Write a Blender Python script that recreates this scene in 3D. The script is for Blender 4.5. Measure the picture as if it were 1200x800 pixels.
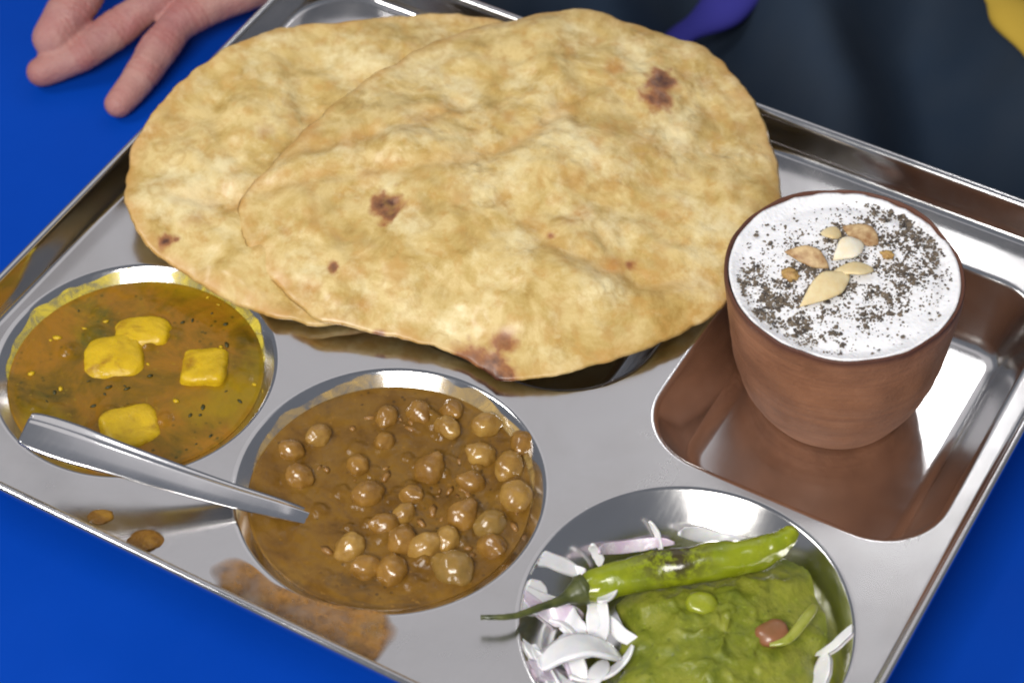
import bpy, bmesh, math, random
from mathutils import Vector, Matrix, noise, geometry

for o in list(bpy.data.objects):
    bpy.data.objects.remove(o)
S = bpy.context.scene
C = bpy.context.collection
MM = 0.001
DECK = 24.0            # height of the tray's flat deck above the table, mm

# ---------------------------------------------------------------- camera
cam_d = bpy.data.cameras.new('camera')
cam = bpy.data.objects.new('camera', cam_d)
C.objects.link(cam)
cam.location = (0.2737, -0.4757, 0.6131 + DECK * MM)
cam.rotation_euler = (0.7345, 0.0061, 0.5164)
cam_d.sensor_width = 36.0
cam_d.lens = 2759.0 / 1200.0 * 36.0
cam_d.clip_start = 0.02
cam_d.clip_end = 30.0
cam_d.dof.use_dof = True
cam_d.dof.focus_distance = 0.80
cam_d.dof.aperture_fstop = 12.0
S.camera = cam

# ---------------------------------------------------------------- light
W = bpy.data.worlds.new('World')
S.world = W
W.use_nodes = True
bg = W.node_tree.nodes['Background']
bg.inputs[0].default_value = (0.80, 0.86, 1.0, 1)
bg.inputs[1].default_value = 0.20

def area(name, loc, target, sx, sy, power, col):
    l = bpy.data.lights.new(name, 'AREA')
    l.shape = 'RECTANGLE'
    l.size, l.size_y = sx, sy
    l.energy = power
    l.color = col
    o = bpy.data.objects.new(name, l)
    C.objects.link(o)
    o.location = loc
    d = Vector(target) - Vector(loc)
    o.rotation_euler = d.to_track_quat('-Z', 'Y').to_euler()
    return o

area('ceiling_panel_lamp', (-0.30, 1.45, 1.75), (0, 0, 0), 2.9, 1.6, 6.4, (1.0, 0.95, 0.94))
area('video_lamp', (0.18, -0.92, 1.02), (0, 0, 0), 0.62, 0.46, 19, (1.0, 0.97, 0.92))
area('tube_lamp', (-0.85, -0.50, 1.25), (0, 0, 0), 0.5, 0.2, 6.5, (1.0, 0.98, 0.95))

area('bulb_lamp', (-0.17, 1.15, 1.23), (.14, .085, 0), 0.08, 0.17, .55, (1.0, 1.0, 1.0))

vs = S.view_settings
vs.view_transform = 'Standard'
vs.look = 'None'
vs.exposure = 0.0
vs.gamma = 1.0
vs.use_curve_mapping = False
S.render.engine = 'CYCLES'
S.cycles.filter_width = 2.0
S.cycles.use_denoising = True
S.cycles.max_bounces = 8

# ---------------------------------------------------------------- helpers
def tag(o, label, cat, group=None, kind=None):
    if label: o['label'] = label
    if cat: o['category'] = cat
    if group: o['group'] = group
    if kind: o['kind'] = kind
    return o

def root(name, x, y, z):
    """Empty at a thing's base; x, y, z in mm above the deck."""
    o = bpy.data.objects.new(name, None)
    o.empty_display_size = 0.01
    C.objects.link(o)
    o.location = (x * MM, y * MM, (z + DECK) * MM)
    return o

def mk(name, verts, faces, mat, parent=None, smooth=True, attr=None):
    """One mesh object from world points in mm (z above the deck)."""
    P = [Vector((v[0] * MM, v[1] * MM, (v[2] + DECK) * MM)) for v in verts]
    if parent:
        org = parent.location.copy()
        q = parent.parent
        while q:
            org += q.location
            q = q.parent
    else:
        lo = [min(p[i] for p in P) for i in range(3)]
        hi = [max(p[i] for p in P) for i in range(3)]
        org = Vector(((lo[0] + hi[0]) / 2, (lo[1] + hi[1]) / 2, lo[2]))
    me = bpy.data.meshes.new(name)
    me.from_pydata([p - org for p in P], [], faces)
    if attr:
        for k, vals in attr.items():
            a = me.attributes.new(k, 'FLOAT', 'POINT')
            a.data.foreach_set('value', vals)
    bm = bmesh.new()
    bm.from_mesh(me)
    bmesh.ops.recalc_face_normals(bm, faces=bm.faces)
    bm.to_mesh(me)
    bm.free()
    if smooth:
        me.shade_smooth()
    me.update()
    o = bpy.data.objects.new(name, me)
    C.objects.link(o)
    if mat: me.materials.append(mat)
    if parent:
        o.parent = parent
    else:
        o.location = org
    return o

def loft(rings, closed=True, cap0=None, cap1=None):
    """Faces for a stack of equal rings; cap with a fan to the given point."""
    n = len(rings[0])
    v = [p for r in rings for p in r]
    f = []
    for i in range(len(rings) - 1):
        for j in range(n if closed else n - 1):
            k = (j + 1) % n
            f.append((i * n + j, i * n + k, (i + 1) * n + k, (i + 1) * n + j))
    if cap0 is not None:
        v.append(cap0); c = len(v) - 1
        f += [(c, (j + 1) % n, j) for j in range(n)]
    if cap1 is not None:
        v.append(cap1); c = len(v) - 1
        b = (len(rings) - 1) * n
        f += [(c, b + j, b + (j + 1) % n) for j in range(n)]
    return v, f

def tube(path, radii, n=20, flat=1.0, cap=True):
    P = [Vector(p) for p in path]
    rings = []
    up = Vector((0, 0, 1))
    for i, p in enumerate(P):
        t = (P[min(i + 1, len(P) - 1)] - P[max(i - 1, 0)]).normalized()
        s = t.cross(up).normalized()
        w = s.cross(t)
        rings.append([tuple(p + s * radii[i] * math.cos(2 * math.pi * j / n) + w * radii[i] * flat * math.sin(2 * math.pi * j / n)) for j in range(n)])
    return loft(rings, True, tuple(P[0]) if cap else None, tuple(P[-1]) if cap else None)

def smooth_path(pts, m=8):
    """Catmull-Rom through the points."""
    P = [Vector(p) for p in pts]
    out = []
    for i in range(len(P) - 1):
        a, b, c, d = P[max(i - 1, 0)], P[i], P[i + 1], P[min(i + 2, len(P) - 1)]
        for k in range(m):
            t = k / m
            out.append(0.5 * ((2 * b) + (c - a) * t + (2 * a - 5 * b + 4 * c - d) * t * t + (3 * b - a - 3 * c + d) * t ** 3))
    out.append(P[-1])
    return out

def smooth_loop(pts, n):
    """Closed Catmull-Rom, resampled to n points evenly by arc length."""
    P = [Vector(p) for p in pts]
    L = len(P)
    out = []
    for i in range(L):
        a, b, c, d = P[i - 1], P[i], P[(i + 1) % L], P[(i + 2) % L]
        for k in range(12):
            t = k / 12
            out.append(0.5 * ((2 * b) + (c - a) * t + (2 * a - 5 * b + 4 * c - d) * t * t + (3 * b - a - 3 * c + d) * t ** 3))
    cum = [0]
    for i in range(len(out)):
        cum.append(cum[-1] + (out[(i + 1) % len(out)] - out[i]).length)
    res = []
    j = 0
    for i in range(n):
        s = cum[-1] * i / n
        while cum[j + 1] < s: j += 1
        t = (s - cum[j]) / max(cum[j + 1] - cum[j], 1e-9)
        res.append(out[j].lerp(out[(j + 1) % len(out)], t))
    return res

def fbm(x, y, z=0.0, o=4):
    return noise.fractal(Vector((x, y, z)), 1.0, 2.0, o)

# ---------------------------------------------------------------- materials
def mat(name, base=(.5, .5, .5), rough=.5, metal=0.0, spec=.5):
    m = bpy.data.materials.new(name)
    m.use_nodes = True
    b = m.node_tree.nodes['Principled BSDF']
    b.inputs['Base Color'].default_value = (*base, 1)
    b.inputs['Roughness'].default_value = rough
    b.inputs['Metallic'].default_value = metal
    b.inputs['Specular IOR Level'].default_value = spec
    return m

class NT:
    def __init__(s, m):
        s.t = m.node_tree; s.b = s.t.nodes['Principled BSDF']
        s.co = s.t.nodes.new('ShaderNodeNewGeometry').outputs['Position']
    def n(s, kind, **kw):
        x = s.t.nodes.new(kind)
        for k, v in kw.items(): setattr(x, k, v)
        return x
    def link(s, a, b): s.t.links.new(a, b)
    def noise(s, scale, detail=4, rough=.55, dist=0.0, co=None):
        x = s.n('ShaderNodeTexNoise')
        x.inputs['Scale'].default_value = scale
        x.inputs['Detail'].default_value = detail
        x.inputs['Roughness'].default_value = rough
        x.inputs['Distortion'].default_value = dist
        s.link(co or s.co, x.inputs['Vector'])
        return x.outputs['Fac']
    def voro(s, scale, feature='F1'):
        x = s.n('ShaderNodeTexVoronoi', feature=feature)
        x.inputs['Scale'].default_value = scale
        s.link(s.co, x.inputs['Vector'])
        return x.outputs['Distance']
    def ramp(s, fac, stops, interp='LINEAR'):
        x = s.n('ShaderNodeValToRGB')
        x.color_ramp.interpolation = interp
        e = x.color_ramp.elements
        while len(e) < len(stops): e.new(.5)
        for i, (p, c) in enumerate(stops):
            e[i].position = p
            e[i].color = (*c, 1) if len(c) == 3 else c
        s.link(fac, x.inputs[0])
        return x.outputs[0]
    def rng(s, fac, a, b, c, d):
        x = s.n('ShaderNodeMapRange')
        for i, v in enumerate((a, b, c, d)): x.inputs[i + 1].default_value = v
        s.link(fac, x.inputs[0])
        return x.outputs[0]
    def mix(s, fac, a, b, mode='MIX'):
        x = s.n('ShaderNodeMix', data_type='RGBA', blend_type=mode)
        for i, v in ((0, fac), (6, a), (7, b)):
            if isinstance(v, (int, float)): x.inputs[i].default_value = v
            elif isinstance(v, tuple): x.inputs[i].default_value = (*v, 1)
            else: s.link(v, x.inputs[i])
        return x.outputs[2]
    def math(s, op, a, b=0.0):
        x = s.n('ShaderNodeMath', operation=op)
        for i, v in ((0, a), (1, b)):
            if isinstance(v, (int, float)): x.inputs[i].default_value = v
            else: s.link(v, x.inputs[i])
        return x.outputs[0]
    def attr(s, name):
        x = s.n('ShaderNodeAttribute', attribute_name=name)
        return x.outputs['Fac']
    def bump(s, h, strength=.3, dist=.001):
        x = s.n('ShaderNodeBump')
        x.inputs['Strength'].default_value = strength
        x.inputs['Distance'].default_value = dist
        s.link(h, x.inputs['Height'])
        s.link(x.outputs[0], s.b.inputs['Normal'])
    def set(s, sock, v): s.link(v, s.b.inputs[sock])

def scaled(t, sx, sy, sz, rz=0.0):
    x = t.n('ShaderNodeMapping')
    x.inputs['Scale'].default_value = (sx, sy, sz)
    x.inputs['Rotation'].default_value = (0, 0, rz)
    t.link(t.co, x.inputs['Vector'])
    return x.outputs[0]

def m_table():
    m = mat('blue_laminate', (.002, .055, .42), .5, spec=.05)
    t = NT(m)
    t.set('Base Color', t.mix(t.rng(t.noise(9, 5), .3, .7, 0, 1), (.0011, .044, .35), (.0016, .052, .40)))
    t.set('Roughness', t.rng(t.noise(35, 4), .3, .7, .42, .58))
    t.bump(t.noise(900, 3), .06, .0004)
    return m

def m_steel(name, r0=.09, r1=.30, bumpy=.14, base=.66):
    m = mat(name, (base, base * .985, base * .98), .15, 1.0)
    t = NT(m)
    sm = t.noise(22, 5, .6, .6)
    fine = t.noise(1, 3, .6, 0, scaled(t, 900, 40, 200, .5))
    t.set('Roughness', t.math('ADD', t.rng(sm, .3, .75, r0, r1), t.rng(fine, .45, .8, 0, .03)))
    t.set('Base Color', t.mix(t.rng(t.noise(14, 5, .6, .8), .45, .75, 0, .55), (base, base * .985, base * .985), (base * .86, base * .83, base * .80)))
    h = t.math('ADD', t.math('MULTIPLY', t.noise(18, 2), 1.0), t.math('MULTIPLY', fine, .001))
    t.bump(h, bumpy, .002)
    return m

def m_bread():
    m = mat('fried_dough', (.6, .4, .15), .42, spec=.45)
    t = NT(m)
    big = t.noise(48, 6, .66, .4)
    c = t.ramp(big, [(.32, (.37, .228, .052)), (.43, (.52, .365, .118)), (.55, (.66, .50, .215)), (.68, (.49, .330, .092))])
    # toasted blister rings and patches
    v = t.math('ADD', t.voro(85), t.rng(t.noise(140, 4, .6), .3, .7, -.16, .16))
    patch = t.math('MULTIPLY', t.rng(v, .12, .50, 1, 0), t.rng(t.noise(30, 3), .46, .62, 0, 1))
    c = t.mix(t.math('MULTIPLY', patch, .9), c, (.46, .22, .045))
    sm = t.rng(t.noise(150, 4, .6, .3), .50, .66, 0, .7)
    c = t.mix(sm, c, (.50, .29, .075))
    pale = t.rng(t.noise(42, 6, .68), .50, .66, 0, .75)
    c = t.mix(pale, c, (.80, .69, .40))
    c = t.mix(t.math('MULTIPLY', t.attr('toast'), t.rng(t.noise(55, 4), .35, .65, .2, 1)), c, (.50, .22, .05))
    bn = t.math('MULTIPLY', t.attr('burn'), t.rng(t.noise(170, 3, .6), .30, .60, .55, 1.25))
    c = t.mix(t.rng(bn, .05, .45, 0, .85), c, (.30, .095, .03))
    c = t.mix(t.rng(bn, .35, .95, 0, .9), c, (.055, .014, .008))
    ringv = t.math('ADD', t.voro(120), t.rng(t.noise(200, 3), .3, .7, -.12, .12))
    rim = t.math('MULTIPLY', t.math('MULTIPLY', t.rng(ringv, .22, .36, 0, 1), t.rng(ringv, .36, .50, 1, 0)), t.rng(t.noise(34, 3), .44, .60, 0, .42))
    c = t.mix(rim, c, (.40, .23, .05))
    t.set('Base Color', c)
    t.set('Roughness', t.rng(t.noise(60, 4), .3, .7, .34, .6))
    bub = t.math('MULTIPLY', t.rng(t.math('ADD', t.voro(230, 'SMOOTH_F1'), t.rng(t.noise(400, 3), .3, .7, -.1, .1)), .05, .5, 1, 0), t.rng(t.noise(45, 3), .42, .62, .15, 1))
    h = t.math('ADD', t.math('MULTIPLY', t.noise(520, 4, .6), .35), t.math('MULTIPLY', bub, .8))
    t.bump(h, .45, .0010)
    t.b.inputs['Coat Weight'].default_value = .38
    t.b.inputs['Coat Roughness'].default_value = .24
    return m

def m_clay():
    m = mat('fired_clay', (.28, .11, .055), .62, spec=.35)
    t = NT(m)
    ring = t.noise(1, 4, .6, 0, scaled(t, 12, 12, 420))
    c = t.ramp(t.noise(60, 5), [(.3, (.21, .088, .044)), (.55, (.30, .130, .066)), (.75, (.36, .165, .088))])
    c = t.mix(t.rng(ring, .45, .7, 0, .35), c, (.15, .054, .028))
    c = t.mix(t.attr('wet'), c, (.075, .026, .018))
    t.set('Base Color', c)
    t.set('Roughness', t.rng(t.noise(90, 4), .3, .7, .42, .7))
    t.bump(t.math('ADD', t.math('MULTIPLY', ring, .6), t.math('MULTIPLY', t.noise(500, 4), .5)), .7, .0009)
    return m

def m_lassi():
    m = mat('thick_lassi', (.86, .85, .87), .32, spec=.45)
    t = NT(m)
    sp = t.math('MULTIPLY', t.attr('dust'), t.rng(t.noise(620, 5, .7), .50, .64, 0, 1))
    c = t.mix(t.math('MULTIPLY', sp, .55), (.87, .87, .90), (.30, .24, .19))
    t.set('Base Color', c)
    t.b.inputs['Subsurface Weight'].default_value = .25
    t.b.inputs['Subsurface Radius'].default_value = (.003, .0025, .002)
    t.bump(t.math('ADD', t.noise(420, 5, .6), t.math('MULTIPLY', t.rng(t.voro(520), .1, .5, 1, 0), .5)), .35, .0007)
    return m

def m_gravy(name, stops, rough=(.10, .30), bump=.35, fleck=None, oil=None, scale=70):
    m = mat(name, stops[0][1], .2, spec=.22)
    t = NT(m)
    c = t.ramp(t.noise(scale, 6, .62, .5), stops)
    if oil:
        c = t.mix(t.rng(t.noise(scale * .55, 4, .6, 1.0), .52, .68, 0, .7), c, oil)
    if fleck:
        c = t.mix(t.math('MULTIPLY', t.rng(t.voro(330), .14, .26, .7, 0), t.rng(t.noise(45, 3), .48, .60, 0, 1)), c, fleck)
        c = t.mix(t.rng(t.noise(34, 5, .7, .8), .56, .68, 0, .6), c, tuple(v * 1.7 for v in fleck))
        c = t.mix(t.rng(t.noise(480, 3), .66, .72, 0, .6), c, tuple(min(1, v * 2.2) for v in stops[-1][1]))
    t.set('Base Color', c)
    t.set('Roughness', t.rng(t.noise(110, 4), .3, .7, rough[0], rough[1]))
    t.b.inputs['Coat Weight'].default_value = .10
    t.b.inputs['Coat Roughness'].default_value = .05
    t.bump(t.noise(260, 5, .65), bump, .0012)
    return m

def m_food(name, c0, c1, rough=.3, sss=.0, scale=150, spec=.5, coat=0.0, bump=.25, trans=0.0):
    m = mat(name, c0, rough, spec=spec)
    t = NT(m)
    t.set('Base Color', t.mix(t.rng(t.noise(scale, 5, .6), .35, .65, 0, 1), c0, c1))
    t.set('Roughness', t.rng(t.noise(scale * 2, 3), .3, .7, rough * .7, min(1, rough * 1.4)))
    if sss:
        t.b.inputs['Subsurface Weight'].default_value = sss
        t.b.inputs['Subsurface Radius'].default_value = (.003, .002, .001)
    t.b.inputs['Transmission Weight'].default_value = trans
    t.b.inputs['Coat Weight'].default_value = coat
    t.b.inputs['Coat Roughness'].default_value = .06
    t.bump(t.noise(scale * 3, 4), bump, .0005)
    return m

def m_potato():
    m = mat('turmeric_potato', (.6, .4, .01), .35, spec=.4)
    t = NT(m)
    c = t.mix(t.rng(t.noise(130, 5, .6), .35, .65, 0, 1), (.62, .41, .010), (.50, .32, .008))
    c = t.mix(t.rng(t.noise(85, 5, .65, .5), .54, .70, 0, .8), c, (.30, .14, .006))
    t.set('Base Color', c)
    t.set('Roughness', t.rng(t.noise(200, 3), .3, .7, .22, .5))
    t.b.inputs['Subsurface Weight'].default_value = .2
    t.b.inputs['Subsurface Radius'].default_value = (.003, .002, .001)
    t.bump(t.noise(350, 5), .5, .0008)
    return m

M = dict(
    table=m_table(),
    steel=m_steel('brushed_steel'),
    steel_well=m_steel('polished_steel', .08, .20, .30, .72),
    steel_cup=m_steel('worn_steel', .11, .26, .35, .76),
    spoon=m_steel('spoon_steel', .09, .22, .05, .86),
    bread=m_bread(),
    clay=m_clay(),
    lassi=m_lassi(),
    pepper=m_food('ground_spice', (.035, .030, .030), (.21, .16, .11), .75, scale=600),
    chick_gravy=m_gravy('chickpea_gravy', [(.28, (.100, .046, .006)), (.46, (.160, .078, .012)), (.60, (.190, .098, .016)), (.78, (.120, .060, .010))], (.08, .26), .30, fleck=(.05, .030, .012)),
    pot_gravy=m_gravy('potato_gravy', [(.32, (.080, .054, .005)), (.43, (.175, .093, .006)), (.55, (.265, .120, .009)), (.70, (.122, .078, .005))], (.08, .24), .22, fleck=(.035, .040, .006), oil=(.26, .175, .005), scale=42),
    chickpea=m_food('cooked_chickpea', (.31, .160, .030), (.20, .095, .016), .22, .15, 150, coat=.4, bump=.35),
    chickpea_pale=m_food('pale_chickpea', (.40, .235, .055), (.26, .135, .026), .22, .15, 150, coat=.4, bump=.35),
    chickpea_olive=m_food('olive_chickpea', (.22, .135, .035), (.28, .16, .035), .22, .15, 150, coat=.4, bump=.35),
    potato=m_potato(),
    herb=m_food('dark_herb', (.030, .036, .008), (.06, .05, .012), .45),
    sev=m_food('gravy_morsel', (.30, .15, .035), (.20, .09, .018), .3, coat=.3),
    chutney=m_gravy('green_chutney', [(.28, (.092, .118, .012)), (.46, (.165, .188, .018)), (.60, (.235, .245, .032)), (.78, (.130, .155, .016))], (.06, .22), .7, fleck=(.09, .11, .012), scale=80),
    onion=m_food('raw_onion', (.88, .88, .89), (.78, .78, .82), .20, .5, 120, coat=.3, trans=.10),
    onion_pink=m_food('pink_onion', (.66, .52, .66), (.82, .78, .84), .22, .5, 160, coat=.3, trans=.10),
    stem=m_food('charred_stem', (.035, .045, .012), (.09, .10, .02), .4),
    seed=m_food('chilli_seed_slice', (.30, .33, .02), (.24, .27, .012), .3, .2, coat=.4),
    strip=m_food('chilli_strip', (.24, .27, .025), (.34, .35, .06), .3, .2, coat=.4),
    peanut=m_food('red_peanut', (.26, .10, .045), (.20, .085, .03), .35, coat=.3),
    almond=m_food('almond_flesh', (.78, .66, .40), (.70, .54, .28), .45, .2, 200),
    almond_white=m_food('blanched_almond', (.84, .80, .68), (.78, .68, .48), .45, .2, 200),
    almond_skin=m_food('almond_skin', (.30, .15, .06), (.62, .45, .24), .5, scale=260),
    nut_crumb=m_food('nut_crumb', (.55, .36, .12), (.36, .20, .07), .5, scale=500),
    spill=m_gravy('spilled_gravy', [(.28, (.14, .060, .010)), (.50, (.22, .105, .018)), (.70, (.17, .075, .012))], (.10, .40), 1.0, oil=(.40, .22, .03), fleck=(.10, .04, .008), scale=120),
    skin=None, cloth=None, blue=None, yellow=None,
)

def m_chilli():
    m = mat('green_chilli_skin', (.30, .40, .02), .2)
    t = NT(m)
    c = t.ramp(t.noise(60, 4), [(.3, (.13, .19, .005)), (.55, (.25, .29, .008)), (.8, (.17, .22, .006))])
    ch = t.math('MULTIPLY', t.attr('char'), t.rng(t.noise(240, 5, .7), .38, .54, 0, 1))
    c = t.mix(t.math('MULTIPLY', ch, .95), c, (.035, .022, .010))
    t.set('Base Color', c)
    t.set('Roughness', t.rng(t.noise(200, 4), .3, .7, .12, .3))
    t.b.inputs['Coat Weight'].default_value = .4
    t.bump(t.noise(230, 3), .35, .0007)
    return m

def m_skin():
    m = mat('skin', (.55, .30, .26), .5, spec=.35)
    t = NT(m)
    c = t.ramp(t.noise(40, 4), [(.3, (.36, .180, .160)), (.55, (.45, .245, .210)), (.8, (.53, .32, .27))])
    t.set('Base Color', c)
    c2 = t.mix(t.rng(t.noise(55, 5, .6), .42, .66, 0, .75), c, (.33, .13, .13))
    c2 = t.mix(t.math('MULTIPLY', t.attr('red'), .7), c2, (.36, .11, .10))
    t.set('Base Color', c2)
    t.b.inputs['Subsurface Weight'].default_value = .2
    t.b.inputs['Subsurface Radius'].default_value = (.004, .0015, .001)
    cr = t.noise(1, 4, .6, .3, scaled(t, 90, 700, 300, .5))
    t.bump(t.math('ADD', t.math('MULTIPLY', cr, .7), t.noise(600, 4)), .6, .0008)
    return m

def m_cloth(name, a, b):
    m = mat(name, a, .85, spec=.2)
    t = NT(m)
    t.set('Base Color', t.mix(t.rng(t.noise(8, 4), .35, .65, 0, 1), a, b))
    t.bump(t.noise(1400, 2), .3, .0004)
    return m

M['chilli'] = m_chilli()
M['skin'] = m_skin()
M['cloth'] = m_cloth('dark_slate_cloth', (.015, .029, .054), (.027, .038, .056))
M['blue'] = m_cloth('violet_blue_cloth', (.030, .030, .22), (.045, .040, .28))
M['yellow'] = m_cloth('mustard_cloth', (.42, .27, .03), (.50, .34, .05))

# ---------------------------------------------------------------- traced positions (mm, z above the tray's deck)
BREAD_TOP = [(-113.9, -1.3, 14.0),(-116.2, 9.2, 16.0),(-113.6, 23.5, 19.0),(-111.9, 42.9, 21.0),(-108.4, 64.0, 22.0),(-100.2, 90.5, 23.0),(-87.8, 114.1, 24.0),(-74.2, 129.8, 24.0),(-63.5, 137.7, 26.0),(-49.9, 146.8, 27.0),(-32.6, 149.3, 25.0),(-15.2, 151.3, 24.0),(-1.3, 152.5, 23.0),(13.7, 145.6, 21.0),(25.5, 138.4, 19.0),(38.4, 125.2, 16.0),(49.4, 110.5, 13.0),(55.7, 94.6, 11.0),(59.3, 76.7, 9.0),(58.2, 60.3, 8.0),(56.1, 45.6, 7.0),(49.7, 31.9, 6.0),(40.8, 16.8, 6.0),(30.9, 4.1, 6.0),(18.8, -7.5, 5.0),(6.0, -16.4, 4.0),(0.3, -16.5, 4.0),(-11.4, -14.0, 4.0),(-25.8, -15.8, 5.0),(-43.5, -20.8, 6.0),(-55.3, -24.3, 7.0),(-64.3, -26.7, 8.0),(-75.9, -25.0, 10.0),(-90.5, -19.1, 11.0),(-103.4, -11.6, 13.0)]
BREAD_LOW = [(-160.6, -4.6, 14.0),(-165.9, 7.1, 17.0),(-167.6, 23.7, 20.0),(-166.6, 39.1, 22.0),(-162.7, 56.5, 24.0),(-155.3, 71.7, 25.0),(-144.7, 85.1, 25.0),(-130.3, 96.0, 25.0),(-110.8, 114.2, 23.0),(-93.3, 126.7, 21.0),(-77.4, 135.4, 16.0),(-54.1, 127.6, 10.0),(-34.2, 105.0, 6.0),(-23.0, 71.3, 4.0),(-21.6, 36.9, 4.0),(-31.2, 10.8, 3.0),(-46.5, -10.5, 3.0),(-62.7, -24.3, 3.0),(-77.0, -29.6, 4.0),(-96.6, -32.7, 5.0),(-117.7, -30.9, 7.0),(-132.1, -28.6, 9.0),(-143.7, -23.5, 11.0),(-152.7, -15.8, 13.0)]
BURN_TOP = [(-65.0, 22.4, 6, 0.8),(-7.3, 124.8, 5.5, 0.9),(-4.4, 115.8, 6, 0.7),(-0.8, -14.4, 6, 0.9),(-1.0, -5.2, 5, 0.5),(-10.5, -15.3, 6, 0.6),(-68.1, -8.3, 2.2, 0.8),(22.5, 44.7, 2.2, 0.5),(-41.9, -21.5, 2.5, 0.8),(3.3, -16.9, 6, 1),(-6.5, 38.1, 1.8, 0.5)]
BURN_LOW = [(-130.0, -23.7, 2.4, 0.9),(-127.5, -20.8, 1.6, 0.7),(-126.2, -11.9, 5, 0.15),(-125.0, 34.4, 4, 0.2)]
CREASE = [[(-112.1, 9.5, 22.0),(-97.6, 21.3, 24.0),(-74.7, 37.0, 25.0),(-54.0, 50.6, 25.0),(-41.4, 65.7, 26.0),(-35.0, 79.7, 26.0),(-33.5, 97.9, 27.0)], [(-111.9, 26.0, 22.0),(-95.3, 40.6, 24.0),(-79.2, 56.2, 25.0),(-66.5, 78.0, 26.0)], [(-7.5, 36.8, 22.0),(13.4, 36.2, 18.0),(30.7, 42.0, 15.0),(46.1, 51.6, 12.0)]]
CUP_XY = [98.7, 55.7]
PEAS = [(-24.6, -44.4, -3.0),(-15.5, -36.2, -3.0),(-3.9, -40.2, -3.0),(5.7, -31.3, -3.0),(10.1, -43.5, -3.0),(0.1, -54.3, -3.0),(21.8, -42.5, -3.0),(-12.0, -77.8, -3.0),(2.0, -69.2, -3.0),(18.3, -66.6, -3.0),(28.8, -54.1, -3.0),(30.6, -68.7, -3.0),(-6.7, -96.9, -3.0),(5.7, -88.3, -3.0),(16.6, -84.6, -3.0),(1.1, -102.0, -3.0),(12.4, -98.1, -3.0),(28.4, -88.3, -3.0),(-41.3, -63.8, -3.0),(-46.2, -74.3, -3.0),(-37.4, -80.4, -3.0),(14.3, -56.4, -3.0),(3.7, -76.4, -3.0),(-18.5, -55.3, -3.0),(-22.9, -68.5, -3.0),(21.4, -32.9, -3.0),(19.0, -80.0, -3.0),(36.6, -74.1, -3.0),(-3.0, -84.3, -3.0),(-5.3, -30.4, -3.0)]
POTATO = [(-123.4, -67.4, -3.0),(-121.7, -52.9, -3.0),(-92.5, -56.0, -3.0),(-99.6, -91.3, -3.0)]
CHILI = [(69.9, -77.7, 0.0),(77.2, -70.5, 1.0),(85.5, -62.8, 2.0),(94.3, -56.0, 3.0),(103.2, -49.5, 4.0),(112.0, -42.7, 5.0),(117.1, -38.0, 7.0),(120.1, -33.7, 9.0),(121.0, -30.2, 11.0)]
STEM = [(70.2, -77.1, 0.0),(68.0, -81.0, 0.0),(65.6, -86.3, 1.0),(62.6, -92.2, 3.0),(57.9, -100.3, 5.0),(53.9, -104.1, 6.0),(48.8, -107.0, 6.0)]
CHUTNEY = [(79.6, -72.2, -7.0),(86.9, -79.6, -7.0),(92.4, -89.6, -7.0),(94.4, -99.6, -7.0),(105.2, -111.6, -7.0),(123.1, -112.1, -7.0),(138.4, -101.7, -7.0),(147.0, -86.2, -7.0),(146.6, -68.4, -7.0),(144.3, -56.7, -8.0),(146.2, -49.2, -8.0),(142.4, -39.9, -8.0),(134.3, -30.8, -8.0),(123.9, -26.8, -8.0),(110.2, -30.5, -8.0),(98.1, -44.1, -7.0),(88.2, -55.3, -6.0),(81.4, -66.2, -6.0)]
CHUT_BITS = [(105.3, -64.3, 0.0),(129.6, -63.1, 0.0),(135.8, -52.8, 0.0),(131.7, -67.5, 0.0)]
ONION = [(78.8, -97.5, -3.0),(54.1, -71.1, -10.0),(77.9, -74.8, 2.0),(64.7, -59.0, -6.0),(70.8, -48.9, -10.0),(78.7, -42.1, -8.0),(93.1, -32.4, -9.0),(73.0, -107.9, -8.0),(148.3, -53.2, -11.0),(68.7, -89.0, -8.0),(85.5, -101.7, -6.0),(59.2, -87.7, -9.0),(83.9, -82.9, -5.0),(72.8, -79.5, -6.0),(76.1, -102.5, -7.0),(83.9, -34.2, -10.0),(148.7, -67.5, -9.0),(94.3, -91.0, -4.0)]
SPILL = [(-39.3, -130.9, 0.5),(-39.2, -123.8, 0.5),(-31.9, -121.2, 0.5),(-18.4, -124.2, 0.5),(-5.7, -123.6, 0.5),(11.0, -119.6, 0.5),(19.8, -116.2, 0.5),(25.8, -119.2, 0.5),(27.9, -125.2, 0.5),(27.9, -134.0, 0.5),(15.8, -137.2, 0.5),(0.2, -137.7, 0.5),(-16.3, -137.2, 0.5),(-28.7, -137.3, 0.5)]
SPOON = [(-25.4, -93.0, -6.0),(-33.1, -97.2, -1.5),(-48.1, -104.1, 4.5),(-65.9, -111.5, 11.5),(-84.0, -118.2, 18.0),(-97.4, -122.5, 22.0),(-111.6, -126.3, 25.0)]
NUTS = [[(90.7, 33.2, 39.0),(99.1, 54.6, 39.0)], [(93.4, 52.7, 39.0),(105.2, 61.2, 39.0)], [(91.5, 58.1, 39.0),(97.2, 70.1, 39.0)], [(75.3, 54.1, 39.0),(91.6, 54.5, 39.0)], [(82.0, 68.6, 39.0),(89.2, 70.3, 39.0)], [(87.3, 75.3, 39.0),(101.5, 73.4, 39.0)], [(80.4, 44.6, 39.0),(83.4, 46.2, 39.0)], [(104.9, 69.3, 39.0),(107.4, 70.7, 39.0)]]
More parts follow.
